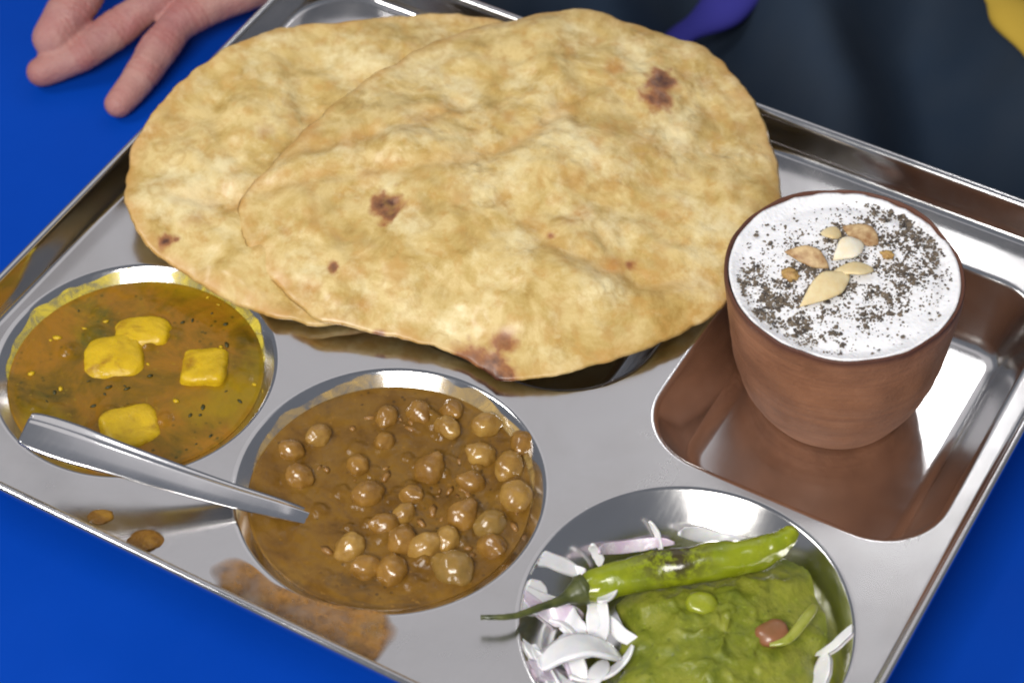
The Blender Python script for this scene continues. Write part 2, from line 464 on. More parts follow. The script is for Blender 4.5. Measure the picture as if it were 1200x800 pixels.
FINGERS = {'A': [(-249.5, 63.3, -8.0),(-248.6, 76.2, -2.0),(-248.7, 95.0, 4.0),(-250.1, 120.5, 6.0)], 'B': [(-247.9, 52.2, -17.0),(-237.3, 64.7, -13.0),(-229.7, 81.5, -8.0),(-221.6, 101.1, -2.0),(-212.7, 122.9, 2.0)], 'C': [(-210.4, 52.7, -18.0),(-209.5, 68.5, -14.0),(-210.1, 84.3, -10.0),(-207.1, 101.2, -6.0),(-193.3, 124.5, -3.0)]}
PALM = [(-237.4, 129.9, 0.0),(-206.3, 128.1, 0.0),(-184.9, 126.8, -4.0),(-194.0, 147.6, 0.0),(-181.6, 174.0, 0.0),(-171.2, 212.4, 5.0),(-154.0, 270.1, 10.0)]
BITS = [(-82.7, -131.0, 1.0),(-64.3, -132.0, 2.0)]
BLUE_BAND = [(-84.3, 283.7, -120.0),(-73.2, 286.2, -100.0),(-58.5, 298.9, -85.0),(-48.2, 326.4, -80.0),(-48.4, 380.9, -90.0)]
YELLOW_BAND = [(25.7, 370.8, -60.0),(51.6, 340.1, -60.0),(68.5, 324.8, -60.0),(93.4, 301.3, -60.0),(125.6, 276.2, -60.0)]

BOWLS = [(-111.7, -70.4, 50.1), (-6.5, -72.4, 52.9), (103.8, -72.2, 54.3)]

# ---------------------------------------------------------------- table
def build_table():
    x0, x1, y0, y1 = -700, 700, -620, 163
    t0, t1 = -DECK, -DECK - 28
    r = 4
    prof = [(0, t1), (0, t0 - r), (r * .3, t0 - r * .3), (r, t0)]
    rings = []
    for d, z in prof:
        a, b, c, e = x0 + d, x1 - d, y0 + d, y1 - d
        rings.append([(a, c, z), (b, c, z), (b, e, z), (a, e, z)])
    v, f = loft(rings)
    f.append((0, 1, 2, 3)); n = len(rings) * 4
    f.append((n - 4, n - 3, n - 2, n - 1))
    o = mk('table_top', v, f, M['table'], smooth=False)
    tag(o, 'smooth bright blue table top under the steel tray', 'table', kind='structure')
build_table()

# ---------------------------------------------------------------- steel tray
def rrect(cx, cy, hx, hy, r, z, na=14, ns=10):
    pts = []
    r = max(r, .2)
    cs = [(cx + hx - r, cy + hy - r, 0), (cx - hx + r, cy + hy - r, 90), (cx - hx + r, cy - hy + r, 180), (cx + hx - r, cy - hy + r, 270)]
    for i, (x, y, a0) in enumerate(cs):
        for k in range(na + 1):
            a = math.radians(a0 + 90 * k / na)
            pts.append((x + r * math.cos(a), y + r * math.sin(a), z))
        nx, ny, na0 = cs[(i + 1) % 4]
        a = math.radians(na0)
        q = (nx + r * math.cos(a), ny + r * math.sin(a), z)
        p = pts[-1]
        for k in range(1, ns):
            pts.append((p[0] + (q[0] - p[0]) * k / ns, p[1] + (q[1] - p[1]) * k / ns, z))
    return pts

def circle(cx, cy, r, z, n=128):
    return [(cx + r * math.cos(2 * math.pi * k / n), cy + r * math.sin(2 * math.pi * k / n), z) for k in range(n)]

def well_profile(depth, ang, rt, rb):
    """(inset, z) from the deck's edge down to the flat floor."""
    A = math.radians(ang)
    pr = [(rt * math.sin(A * k / 8), -rt * (1 - math.cos(A * k / 8))) for k in range(9)]
    zb = -depth + rb * (1 - math.cos(A))
    i0, z0 = pr[-1]
    i1 = i0 + (z0 - zb) / math.tan(A)
    for k in range(1, 5):
        pr.append((i0 + (i1 - i0) * k / 4, z0 + (zb - z0) * k / 4))
    for k in range(1, 11):
        a = A * (1 - k / 10)
        pr.append((i1 + rb * (math.sin(A) - math.sin(a)), -depth + rb * (1 - math.cos(a))))
    return pr

tray = root('compartment_tray', 0, 0, -DECK)
tag(tray, 'shiny stainless steel compartment tray holding the whole meal', 'tray')
SQ = (106.2, 50.5, 53.7, 66.5, 25.0)
BW = (-45.0, 55.0, 89.0, 67.5, 38.0)
outer = rrect(0, 0, 164.3, 134.5, 24, 0, 20, 20)
holes = [circle(*b, 0.0) for b in BOWLS] + [rrect(*SQ, 0), rrect(*BW, 0)]
polys = [[Vector(p) for p in outer]] + [[Vector(p) for p in h] for h in holes]
tri = geometry.tessellate_polygon(polys)
mk('deck', [tuple(p) for q in polys for p in q], [tuple(t) for t in tri], M['steel'], tray)
# upturned wall with its rolled lip
prof = [(0, 0), (.5, .06), (1.0, .25), (1.45, .6), (1.8, 1.05), (2.05, 1.6), (2.5, 4), (3.1, 8), (3.6, 11.5), (3.85, 12.7), (4.2, 13.5), (4.7, 13.95), (5.3, 14), (6.1, 13.75), (6.6, 13.1), (6.75, 12.2), (6.5, 11.4)]
v, f = loft([rrect(0, 0, 164.3 + d, 134.5 + (d * 1.72 if d < 4.7 else d + 3.4), 24 + d * 1.4, z, 20, 20) for d, z in prof])
mk('rim', v, f, M['steel_well'], tray)
bp = well_profile(DECK - .8, 44, 2.6, 9)
for cx, cy, r in BOWLS:
    rings = [circle(cx, cy, r - d, z) for d, z in bp]
    last = r - bp[-1][0]
    rings += [circle(cx, cy, last * s, bp[-1][1]) for s in (.7, .4, .15)]
    v, f = loft(rings, True, None, (cx, cy, bp[-1][1]))
    mk('round_bowl', v, f, M['steel_well'], tray)
for nm, q, pr in (('cup_well', SQ, well_profile(DECK - .8, 62, 3.0, 7)), ('bread_well', BW, well_profile(DECK - .8, 60, 3.0, 9))):
    rings = [rrect(q[0], q[1], q[2] - d, q[3] - d, q[4] - d, z) for d, z in pr]
    L = pr[-1]
    for s in (.75, .45, .15):
        rings.append([(q[0] + (x - q[0]) * s, q[1] + (y - q[1]) * s, z) for x, y, z in rings[len(pr) - 1]])
    v, f = loft(rings, True, None, (q[0], q[1], L[1]))
    mk(nm, v, f, M['steel_cup'] if nm == 'cup_well' else M['steel_well'], tray)

# ---------------------------------------------------------------- breads
def seg_dist(x, y, path):
    best = 1e9
    for a, b in zip(path, path[1:]):
        dx, dy = b[0] - a[0], b[1] - a[1]
        t = max(0, min(1, ((x - a[0]) * dx + (y - a[1]) * dy) / (dx * dx + dy * dy)))
        best = min(best, math.hypot(x - a[0] - t * dx, y - a[1] - t * dy))
    return best

def bread(name, outline, burns, creases, dome, thick, seed, label):
    n, R = 300, 90
    loop = smooth_loop(outline, n)
    loop = [p + Vector((0, 0, 0)) for p in loop]
    cx = sum(p.x for p in loop) / n; cy = sum(p.y for p in loop) / n; cz = sum(p.z for p in loop) / n
    # rough the edge a little
    L2 = []
    for i, p in enumerate(loop):
        d = Vector((p.x - cx, p.y - cy, 0)).normalized()
        L2.append(p + d * (fbm(p.x * .12, p.y * .12, seed, 3) * 1.1))
    top, bot, burn, toast = [], [], [], []
    for k in range(R):
        s = (1 - k / R) ** .9
        rt, rb = [], []
        for p in L2:
            x = cx + (p.x - cx) * s; y = cy + (p.y - cy) * s
            base = cz + (p.z - cz) * s ** 1.5
            e = math.sqrt(max(0, 1 - s ** 10))
            dm = dome * (1 - s * s)
            w = fbm(x * .028, y * .028, seed, 3) * 3.6 + fbm(x * .085, y * .085, seed + 5, 2) * .9 + abs(fbm(x * .2, y * .2, seed + 9, 2)) * .3
            bl = noise.voronoi(Vector((x * .09, y * .09, seed)))[0][0]
            w += max(0, .42 - bl) * 2.4 * max(0, .2 + fbm(x * .03, y * .03, seed + 20, 2))
            for c in creases:
                q = seg_dist(x, y, c)
                if q < 20: w += -1.0 * math.exp(-(q / 3.6) ** 2) + .6 * math.exp(-((q - 8) / 5) ** 2)
            fade = min(1, (1 - s) * 9 + .25)
            zt = base + thick * .5 * e + dm + w * fade * e
            zb = min(base - thick * .5 * e + dm * .45, zt - .3 * e)
            rt.append((x, y, zt)); rb.append((x, y, zb))
            b = 0
            for bx, by, br, bs in burns:
                q = math.hypot(x - bx, y - by) / br
                q *= 1 + .55 * fbm(x * .22, y * .22, seed + 3, 3)
                b = max(b, bs * max(0, min(1, 1.35 - q)))
            burn.append(b)
            tz = 0
            for c in creases:
                q = seg_dist(x, y, c)
                tz = max(tz, .3 * math.exp(-(q / 5) ** 2))
            tz = max(tz, .5 * math.exp(-((1 - s) / .05) ** 2))
            toast.append(tz)
        top.append(rt); bot.append(rb)
    nt = R * n
    v = [p for r in top for p in r]; f = []
    for i in range(R - 1):
        for j in range(n):
            k = (j + 1) % n
            f.append((i * n + j, i * n + k, (i + 1) * n + k, (i + 1) * n + j))
    def cap(ring): return tuple(sum(p[a] for p in ring) / n for a in range(3))
    v.append(cap(top[-1])); c = len(v) - 1
    f += [(c, (R - 1) * n + j, (R - 1) * n + (j + 1) % n) for j in range(n)]
    # underside, coarser, sharing the edge ring
    b0 = len(v); rows = list(range(3, R, 6))
    for i in rows: v += bot[i]
    f += [(j, b0 + j, b0 + (j + 1) % n, (j + 1) % n) for j in range(n)]
    for i in range(len(rows) - 1):
        for j in range(n):
            k = (j + 1) % n
            f.append((b0 + i * n + j, b0 + (i + 1) * n + j, b0 + (i + 1) * n + k, b0 + i * n + k))
    v.append(cap(bot[rows[-1]])); c = len(v) - 1
    q0 = b0 + (len(rows) - 1) * n
    f += [(c, q0 + (j + 1) % n, q0 + j) for j in range(n)]
    m = len(v) - len(burn)
    o = mk(name, v, f, M['bread'], attr={'burn': burn + [0.0] * m, 'toast': toast + [0.0] * m})
    return tag(o, label, 'flatbread', 'fried breads laid across the tray')

bread('fried_bread', BREAD_LOW, BURN_LOW, [[(-140, -5), (-120, 0), (-108, 14)]], 3.5, 3.4, 4.0, 'golden puffed fried bread partly covered by the other bread')
bread('fried_bread', BREAD_TOP, BURN_TOP, CREASE, 8.0, 3.6, 11.0, 'golden puffed fried bread with charred edge lying on top of the other')

# ---------------------------------------------------------------- gravies
def liquid(name, cx, cy, r, z, mat_, lumps, seed, amp, label, cat):
    n, R = 220, 95
    rings = []
    for k in range(R):
        s = 1 - k / R
        ring = []
        for j in range(n):
            a = 2 * math.pi * j / n
            rr = r * s
            x, y = cx + rr * math.cos(a), cy + rr * math.sin(a)
            h = fbm(x * .09, y * .09, seed, 4) * amp * .9 + abs(fbm(x * .3, y * .3, seed + 4, 2)) * amp * .35
            for lx, ly, lr, lh in lumps:
                q = math.hypot(x - lx, y - ly) / lr
                if q < 2.2: h += lh * math.exp(-(q * 1.0) ** 4)
            h *= min(1, (1 - s) * 12)
            h += .5 * math.exp(-((1 - s) * r / 1.2) ** 2)
            ring.append((x, y, z + h))
        rings.append(ring)
    v, f = loft(rings, True, None, (cx, cy, z))
    # body down to the bowl's floor
    body = [circle(cx, cy, r, z + .5, n), circle(cx, cy, max(r - 9, 5), -20, n)]
    b0 = len(v)
    v += body[1]
    f += [(j, b0 + j, b0 + (j + 1) % n, (j + 1) % n) for j in range(n)]
    v.append((cx, cy, -20)); c = len(v) - 1
    f += [(c, b0 + (j + 1) % n, b0 + j) for j in range(n)]
    return tag(mk(name, v, f, mat_), label, cat)

def wall_r(R0, z):
    for (d0, z0), (d1, z1) in zip(bp, bp[1:]):
        if z1 <= z <= z0: return R0 - (d0 + (d1 - d0) * (z0 - z) / max(z0 - z1, 1e-6))
    return R0 - bp[-1][0]

LV = -4.6
rl = random.Random(77)
PSIZE = [.78, .85, .88, .95, .92, 1.05, .98, 1.0, .80, 1.05, 1.12, 1.02, .95, 1.0, 1.04, .92, 1.05, 1.22, .82, .80, .86, .84, .75, .75, .8, .9, .85, .95, .9, .8]
b1, b2, b3 = BOWLS
g1 = liquid('potato_gravy', b1[0], b1[1], wall_r(b1[2], LV) + .3, LV, M['pot_gravy'], [(p[0], p[1], 8, .8) for p in POTATO] + [(b1[0] + rl.uniform(-34, 34), b1[1] + rl.uniform(-34, 34), rl.uniform(2, 5), rl.uniform(.3, .9)) for _ in range(30)], 2.0, .35, 'yellow brown potato curry gravy filling the round bowl beside the spoon end', 'gravy')
g2 = liquid('chickpea_gravy', b2[0], b2[1], wall_r(b2[2], LV) + .3, LV, M['chick_gravy'], [(p[0], p[1], 5.6 * s_, 1.1 * s_) for p, s_ in zip(PEAS, PSIZE)] + [(b2[0] + rl.uniform(-22, 40), b2[1] + rl.uniform(-30, 40), rl.uniform(1.5, 3.4), rl.uniform(.5, 1.3)) for _ in range(70)], 7.0, .9, 'dark brown chickpea curry gravy filling the middle round bowl', 'gravy')

def smear(o, b, mat_, a0, a1, seed):
    rings = []
    for k in range(7):
        ring = []
        for j in range(61):
            a = math.radians(a0 + (a1 - a0) * j / 60)
            e = math.sin(math.pi * j / 60) ** .5
            top = LV + (3.6 + 1.6 * fbm(math.cos(a) * 4, math.sin(a) * 4, seed, 3)) * e
            z = LV - .8 + (min(top, -.25) - LV + .8) * k / 6
            r = wall_r(b[2], z) - .22
            ring.append((b[0] + r * math.cos(a), b[1] + r * math.sin(a), z + .12))
        rings.append(ring)
    v, f = loft(rings, False)
    mk('wall_smear', v, f, mat_, o)
def m_smear(name, col, lo, hi):
    m = mat(name, col, .25, spec=.5)
    t = NT(m)
    t.set('Alpha', t.rng(t.noise(150, 5, .65, .6), .35, .68, lo, hi))
    return m
smear(g1, b1, m_smear('turmeric_film', (.78, .62, .06), .12, .85), 35, 215, 2.0)
smear(g2, b2, m_smear('gravy_film', (.62, .42, .14), .05, .6), 20, 200, 5.0)

rnd = random.Random(5)
def blob(rad, box=0.0, amp=.08, freq=1.6, seed=0, sub=3, beak=0.0):
    """Irregular rounded lump as (verts, faces), unit: mm around the origin."""
    bm = bmesh.new()
    bmesh.ops.create_icosphere(bm, subdivisions=sub, radius=1)
    out = []
    for vv in bm.verts:
        p = vv.co.normalized()
        if box:
            e = 2 + box * 6
            k = (abs(p.x) ** e + abs(p.y) ** e + abs(p.z) ** e) ** (-1 / e)
            p = p * k
        p = p * (1 + amp * fbm(p.x * freq + seed * 3.1, p.y * freq, p.z * freq + seed, 3))
        if beak:
            d = max(0, p.normalized().dot(Vector((1, 0, .25)).normalized()))
            p = p * (1 + beak * d ** 14)
            g = math.exp(-(p.y / .10) ** 2) * max(0, p.x)
            p = p * (1 - .05 * g)
        out.append(Vector((p.x * rad[0], p.y * rad[1], p.z * rad[2])))
    fs = [tuple(q.index for q in fc.verts) for fc in bm.faces]
    bm.free()
    return out, fs

def place(bl, pos, rot=(0, 0, 0)):
    from mathutils import Euler
    E = Euler(rot).to_matrix()
    return [tuple(E @ p + Vector(pos)) for p in bl[0]], bl[1]

# chickpeas: a few shapes shared by all
pea_shapes = [blob((5.7, 5.0, 4.8), 0, .11, 1.2, s, 4, .24) for s in range(4)]
pea_mats = ['chickpea', 'chickpea', 'chickpea_pale', 'chickpea']
protos = {}
for i, (x, y, z) in enumerate(PEAS):
    k = i % 4
    mm = 'chickpea_olive' if i in (11, 17) else ('chickpea_pale' if i in (4, 12, 3) else pea_mats[k])
    key = (k, mm)
    lab = {17: 'largest olive tinged chickpea in the brown gravy', 11: 'smaller olive tinged chickpea in the brown gravy'}.get(i) or ('pale tan chickpea in the brown gravy' if i in (4, 12, 3) else ('small chickpea barely showing above the brown gravy' if PSIZE[i] < .81 else None))
    if key not in protos:
        v, f = place(pea_shapes[k], (0, 0, 0))
        o = mk('chickpea', v, f, M[mm])
        protos[key] = o
    else:
        o = protos[key].copy()
        C.objects.link(o)
    s = PSIZE[i]
    sink = -1.6 if s > .8 else -2.2
    o.location = (x * MM, y * MM, (LV - 4.4 * s + (.55 if s > .8 else .4) + DECK) * MM)
    o.rotation_euler = (rnd.uniform(-.4, .4), rnd.uniform(-.5, .3), rnd.uniform(0, 6.28))
    o.scale = (s, s, s)
    tag(o, lab or 'cooked brown chickpea half sunk in the brown gravy', 'chickpea', 'chickpeas in the brown gravy')

# potato pieces
pot = [((11.0, 10.5, 6), .22), ((10.5, 7.5, 5.5), .2), ((8.0, 8.6, 6), .7), ((10.2, 9.2, 5.5), .4)]
plab = ['largest yellow potato lump in the curry', 'yellow potato lump touching the largest lump', 'square cut yellow potato cube standing alone in the curry', 'yellow potato lump next to the spoon handle']
for i, (x, y, z) in enumerate(POTATO):
    rad, bx = pot[i]
    v, f = place(blob(rad, bx, .07, 1.4, 20 + i, 5), (x, y, LV - rad[2] + 2.8), (rnd.uniform(-.15, .15), rnd.uniform(-.15, .15), [.6, .5, .5, .9, .3, 1][i]))
    tag(mk('potato_piece', v, f, M['potato']), plab[i], 'potato', 'potato pieces in the curry')

# herbs and crumbs floating in the gravies
def scatter(name, cx, cy, r, z, count, mat_, label, cat, size, seed, flat=.35):
    rg = random.Random(seed)
    V, F = [], []
    base = blob((1, 1, flat), 0, .35, 1.5, seed, 1)
    for i in range(count):
        a = rg.uniform(0, 6.28); q = r * math.sqrt(rg.random())
        s = rg.uniform(*size); st = rg.uniform(1, 2.4)
        rz = rg.uniform(0, 3.14)
        b = len(V)
        for p in base[0]:
            x, y = p.x * s * st, p.y * s
            V.append((cx + q * math.cos(a) + x * math.cos(rz) - y * math.sin(rz), cy + q * math.sin(a) + x * math.sin(rz) + y * math.cos(rz), z + p.z * s + .25))
        F += [tuple(b + k for k in ff) for ff in base[1]]
    return tag(mk(name, V, F, mat_), label, cat, kind='stuff')
scatter('herb_flecks', b1[0], b1[1], 42, LV, 34, M['herb'], 'dark herb flecks floating in the potato curry', 'herbs', (.35, 1.0), 3, .2)
scatter('curry_crumbs', b1[0], b1[1], 43, LV, 18, M['potato'], 'small yellow crumbs floating in the potato curry', 'crumbs', (.4, 1.2), 8)
scatter('gravy_morsels', b2[0] + 6, b2[1] + 4, 38, LV - .15, 60, M['sev'], 'small onion and spice morsels in the chickpea gravy', 'morsels', (.3, 1.5), 4, .6)

# ---------------------------------------------------------------- spill on the deck
def m_spill():
    m = m_gravy('spill_film', [(.34, (.13, .055, .008)), (.50, (.30, .140, .026)), (.66, (.17, .075, .012))], (.05, .22), .35, oil=(.30, .155, .025), scale=110)
    t = NT(m)
    al = t.math('ADD', t.math('MULTIPLY', t.attr('inside'), 7.0), t.rng(t.noise(60, 2, .5), .3, .7, -.5, .4))
    t.set('Alpha', t.math('MULTIPLY', t.rng(al, 0, .8, .0, .95), t.rng(t.noise(140, 4, .6), .3, .62, .55, 1)))
    t.b.inputs['Specular IOR Level'].default_value = .5
    t.b.inputs['Coat Weight'].default_value = .4
    return m

def flat_pool(name, outline, z0, h, mat_, seed, label, cat):
    n, R = 220, 30
    loop = smooth_loop(outline, n)
    cx = sum(p.x for p in loop) / n; cy = sum(p.y for p in loop) / n
    rings = []
    for k in range(R):
        s = 1 - k / R
        ring = []
        for p in loop:
            x, y = cx + (p.x - cx) * s, cy + (p.y - cy) * s
            rg = 1 + .07 * fbm(x * .10, y * .10, seed, 2)
            x, y = cx + (x - cx) * rg, cy + (y - cy) * rg
            y = max(y, -134.6)
            e = math.sqrt(1 - s ** 6)
            ring.append((x, y, z0 + e * (h + h * .7 * fbm(x * .25, y * .25, seed + 2, 4))))
        rings.append(ring)
    v, f = loft(rings, True, None, (cx, cy, z0 + h))
    ed = [k / R for k in range(R) for _ in loop] + [1.0]
    return tag(mk(name, v, f, mat_, attr={'inside': ed}), label, cat)
flat_pool('spilled_gravy', SPILL, .05, .45, m_spill(), 3.0, 'orange brown gravy spilled on the tray between bowl and front rim', 'spill')
v, f = place(blob((6.0, 4.6, 1.0), 0, .18, 1.4, 40, 3), (BITS[1][0], BITS[1][1] + 1.0, .1), (0, 0, .6))
tag(mk('gravy_drop', v, f, M['spill']), 'thick brown gravy drop on the tray against the front rim, nearer the spill', 'drop')
v, f = place(blob((4.4, 3.0, .8), 0, .18, 1.4, 44, 3), (BITS[0][0], BITS[0][1] + 1.0, .1), (0, 0, .6))
tag(mk('gravy_drop', v, f, M['spill']), 'small brown gravy drop on the tray under the spoon handle', 'drop')

# ---------------------------------------------------------------- spoon
def build_spoon():
    P = smooth_path(SPOON, 8)
    Z0 = P[-1]
    r = root('spoon', P[0].x, P[0].y, -20)
    tag(r, 'plain steel spoon dipped in the chickpea gravy, handle over the potato curry', 'spoon')
    n = len(P)
    rings = []
    for i, p in enumerate(P):
        u = i / (n - 1)
        t = (P[min(i + 1, n - 1)] - P[max(i - 1, 0)]).normalized()
        s = Vector((-t.y, t.x, 0)).normalized()           # across, away from the camera is -s
        w = t.cross(s).normalized()
        if w.z < 0: w = -w
        if s.y < 0: s = -s
        hw = 3.0 + 4.7 * min(1, u / .80) ** 1.15
        if u > .86: hw *= math.sqrt(max(.0, 1 - ((u - .86) / .155) ** 2)) * .38 + .62
        th = 1.0
        sec = [(-hw, -.5), (-hw * .97, .25), (-hw * .86, .42), (-hw * .35, .72), (hw * .22, 1.35), (hw * .36, 1.42), (hw * .48, 1.1), (hw * .80, .45), (hw * .97, .72), (hw, .2), (hw * .96, -.5), (hw * .4, -.55), (0, -.5), (-hw * .5, -.7)]
        rings.append([tuple(p + s * a + w * b * th) for a, b in sec])
    a = tuple(sum(q[k] for q in rings[0]) / len(rings[0]) for k in range(3))
    b = tuple(sum(q[k] for q in rings[-1]) / len(rings[-1]) for k in range(3))
    v, f = loft(rings, True, a, b)
    h = mk('handle', v, f, M['spoon'], r)
    # bowl of the spoon, down in the gravy
    d = Vector((P[0].x - P[8].x, P[0].y - P[8].y, 0)).normalized()
    s = Vector((-d.y, d.x, 0))
    V = []; F = []
    nr, na = 8, 28
    c0 = P[0] + d * 24 + Vector((0, 0, -6.2))
    rg = []
    for k in range(nr + 1):
        q = 1 - k / nr * .999
        rg.append([tuple(c0 + d * 24 * q * math.cos(2 * math.pi * j / na) + s * 15 * q * math.sin(2 * math.pi * j / na) + Vector((0, 0, -6 * (1 - q * q)))) for j in range(na)])
    for k in range(nr, -1, -1):
        q = 1 - k / nr * .999
        rg.append([tuple(c0 + d * 23.2 * q * math.cos(2 * math.pi * j / na) + s * 14.2 * q * math.sin(2 * math.pi * j / na) + Vector((0, 0, -6 * (1 - q * q) + .9))) for j in range(na)])
    v, f = loft(rg)
    mk('spoon_bowl', v, f, M['spoon'], r)
build_spoon()

# ---------------------------------------------------------------- clay cup and lassi
CX, CY = CUP_XY
cup = root('clay_cup', CX, CY, -DECK + .8)
tag(cup, 'brown unglazed clay cup full of lassi in the square compartment', 'cup')
H = 63.0
prof = [(0, .0), (20, .0), (24.5, .3), (26.4, 1.4), (27.4, 3.0), (29.0, 5.6), (32.6, 13), (35.6, 23), (37.7, 34), (39.0, 45), (39.8, 55), (40.1, 60), (40.2, 61.6), (40.2, 62.6), (39.8, 63.1), (39.2, 62.8), (38.8, 61.5), (38.4, 59), (36.6, 52), (34, 35), (29, 14), (22, 6), (0, 5)]
def dense(pr, m=3):
    out = []
    for (a, b), (c, d) in zip(pr, pr[1:]):
        for k in range(m): out.append((a + (c - a) * k / m, b + (d - b) * k / m))
    out.append(pr[-1])
    return out
rings, wet = [], []
na = 96
TILT = math.tan(math.radians(-1.6))
def lean(x, y, z):
    # the cup leans a touch along the camera's right axis
    return (x + .87 * TILT * z, y + .49 * TILT * z)
for r_, z_ in dense(prof)[1:-1]:
    ring = []
    for j in range(na):
        a = 2 * math.pi * j / na
        q = r_ + (.55 * fbm(math.cos(a) * 1.5, math.sin(a) * 1.5, z_ * .04, 3) + .12 * math.sin(z_ * .9 + a)) * min(1, z_ / 6)
        zz = z_ + (.9 * fbm(math.cos(a) * 2.5, math.sin(a) * 2.5, 3.0, 4) * min(1, (z_ - 55) / 6) if z_ > 55 else 0)
        lx, ly = lean(0, 0, z_)
        ring.append((CX + lx + q * math.cos(a), CY + ly + q * math.sin(a), zz - DECK + .8))
        wet.append(max(0, min(1, (z_ - 59.5) / 2.5)) * .85)
    rings.append(ring)
v, f = loft(rings, True, (CX, CY, -DECK + .8), (CX, CY, -DECK + 5.8))
mk('cup_body', v, f, M['clay'], cup, attr={'wet': wet + [0, 0]})

LZ = H - 1.5 - DECK + .8
lxy = lean(0, 0, H - 2)
LX, LY = CX + lxy[0], CY + lxy[1]
RX, RY = Vector((.87, .49)), Vector((-.49, .87))
def dusty(x, y):
    """How thickly the spice lies, 0 to 1, over the lassi (x, y from its centre)."""
    u = (x * RX.x + y * RX.y) / 37; w = (x * RY.x + y * RY.y) / 37
    d = 1.0
    d *= 1 / (1 + math.exp(9 * (w - .80 - .25 * u)))                 # far edge
    d *= 1 / (1 + math.exp(8 * (-.55 * u + .85 * w - .50)))         # far left clean arc
    d *= 1 / (1 + math.exp(10 * (.62 * u - .8 * w - .52)))          # near right clean band
    d *= .85 + .8 * fbm(x * .07, y * .07, 9.0, 3)
    return max(0, min(1, d))
n, R = 110, 44
rings, dust = [], []
for k in range(R):
    s = 1 - k / R
    ring = []
    for j in range(n):
        a = 2 * math.pi * j / n
        q = 38.9 * s
        x, y = q * math.cos(a), q * math.sin(a)
        h = .5 * fbm(x * .08, y * .08, 2.2, 4) + .9 * math.exp(-((1 - s) * 37 / 2.0) ** 2) - .7 * math.exp(-((1 - s) * 37 - 5) ** 2 / 5)
        h += .8 * fbm(math.cos(a) * 5, math.sin(a) * 5, 7.0, 3) * math.exp(-((1 - s) * 37 / 2.5) ** 2)
        ring.append((LX + x, LY + y, LZ + h)); dust.append(dusty(x, y) * .8)
    rings.append(ring)
v, f = loft(rings, True, None, (LX, LY, LZ))
b0 = len(v)
v += circle(LX, LY, 36.0, LZ - 10, n)
f += [(j, b0 + j, b0 + (j + 1) % n, (j + 1) % n) for j in range(n)]
v.append((LX, LY, LZ - 10)); c = len(v) - 1
f += [(c, b0 + (j + 1) % n, b0 + j) for j in range(n)]
tag(mk('lassi', v, f, M['lassi'], attr={'dust': dust + [.3] + [0.0] * (n + 1)}), 'thick white lassi filling the brown clay cup', 'drink')

rg = random.Random(12)
V, F = [], []
made = 0
while made < 5200:
    x, y = rg.uniform(-36, 36), rg.uniform(-36, 36)
    if math.hypot(x, y) > 36.3: continue
    d = dusty(x, y)
    cl = fbm(x * .16, y * .16, 31.0, 3)
    if rg.random() > d * max(0.08, .5 + 1.4 * cl) + .01: continue
    made += 1
    s = .22 + .35 * rg.random() ** 2
    if rg.random() < .07 and cl > -.1: s = rg.uniform(.5, 1.1)
    m = 6
    a0 = rg.uniform(0, 6.28); st = rg.uniform(.6, 1.7)
    h0 = LZ + .5 * fbm(x * .08, y * .08, 2.2, 4)
    b = len(V)
    th = s * rg.uniform(.3, .8)
    tx, ty = rg.uniform(-.5, .5), rg.uniform(-.5, .5)
    for lay in (0, 1):
        for j in range(m):
            a = 2 * math.pi * j / m
            q = s * rg.uniform(.6, 1.2) * (1 if lay == 0 else .7)
            px, py = q * math.cos(a) * st, q * math.sin(a)
            V.append((LX + x + px * math.cos(a0) - py * math.sin(a0), LY + y + px * math.sin(a0) + py * math.cos(a0), h0 - .1 + lay * th + (px * tx + py * ty) * .4 + .1))
    F.append(tuple(b + m + j for j in range(m)))
    for j in range(m):
        F.append((b + j, b + (j + 1) % m, b + m + (j + 1) % m, b + m + j))
tag(mk('spice_flakes', V, F, M['pepper'], smooth=False), 'dark ground spice flakes sprinkled over the white lassi', 'spice', kind='stuff')

# almond slices on the lassi
def almond(a, b, width, mat_, tilt, lift, label, thick=1.3, bend=.8):
    A, B = Vector(a), Vector(b)
    A.z = B.z = LZ
    t = (B - A); Ln = t.length; t.normalize()
    s = Vector((-t.y, t.x, 0))
    up = Vector((0, 0, 1))
    s2 = (s * math.cos(tilt) + up * math.sin(tilt))
    nn = t.cross(s2)
    if nn.z < 0: nn = -nn
    m = 22
    rings = []
    for k in range(m + 1):
        u = k / m
        hw = width * .46 * (math.sin(math.pi * u ** 1.25) ** .75 if 0 < u < 1 else 0) * (1 + .16 * fbm(u * 3, width, a[0], 2)) + .12
        c = A.lerp(B, u) + up * (lift + bend * math.sin(math.pi * u) + .3 * fbm(u * 2, a[1], 1.0, 1)) + up * abs(math.sin(tilt)) * hw
        h = thick * .5 * min(1, hw / 1.2)
        rings.append([tuple(c + s2 * hw * math.cos(x) + nn * h * (abs(math.sin(x)) ** .6 * (1 if math.sin(x) > 0 else -1))) for x in [2 * math.pi * j / 14 for j in range(14)]])
    v, f = loft(rings, True, tuple(A + up * lift), tuple(B + up * lift))
    tag(mk('almond_slice', v, f, M[mat_]), label, 'nut', 'nuts on the lassi')
almond(*NUTS[0], 9.6, 'almond', .25, 1.3, 'long pale yellow almond slice pointing to the cup rim')
almond(*NUTS[1], 7.6, 'almond', -.2, 1.0, 'short pale almond slice lying beside the long one')
almond(*NUTS[2], 9.0, 'almond_white', .3, 1.6, 'white blanched almond slice at the centre of the lassi')
almond(*NUTS[3], 7.2, 'almond_skin', .5, 1.0, 'almond slice with brown skin edge on the lassi')
almond(*NUTS[4], 8, 'almond', -.2, .6, 'small yellowish almond flake half sunk in lassi')
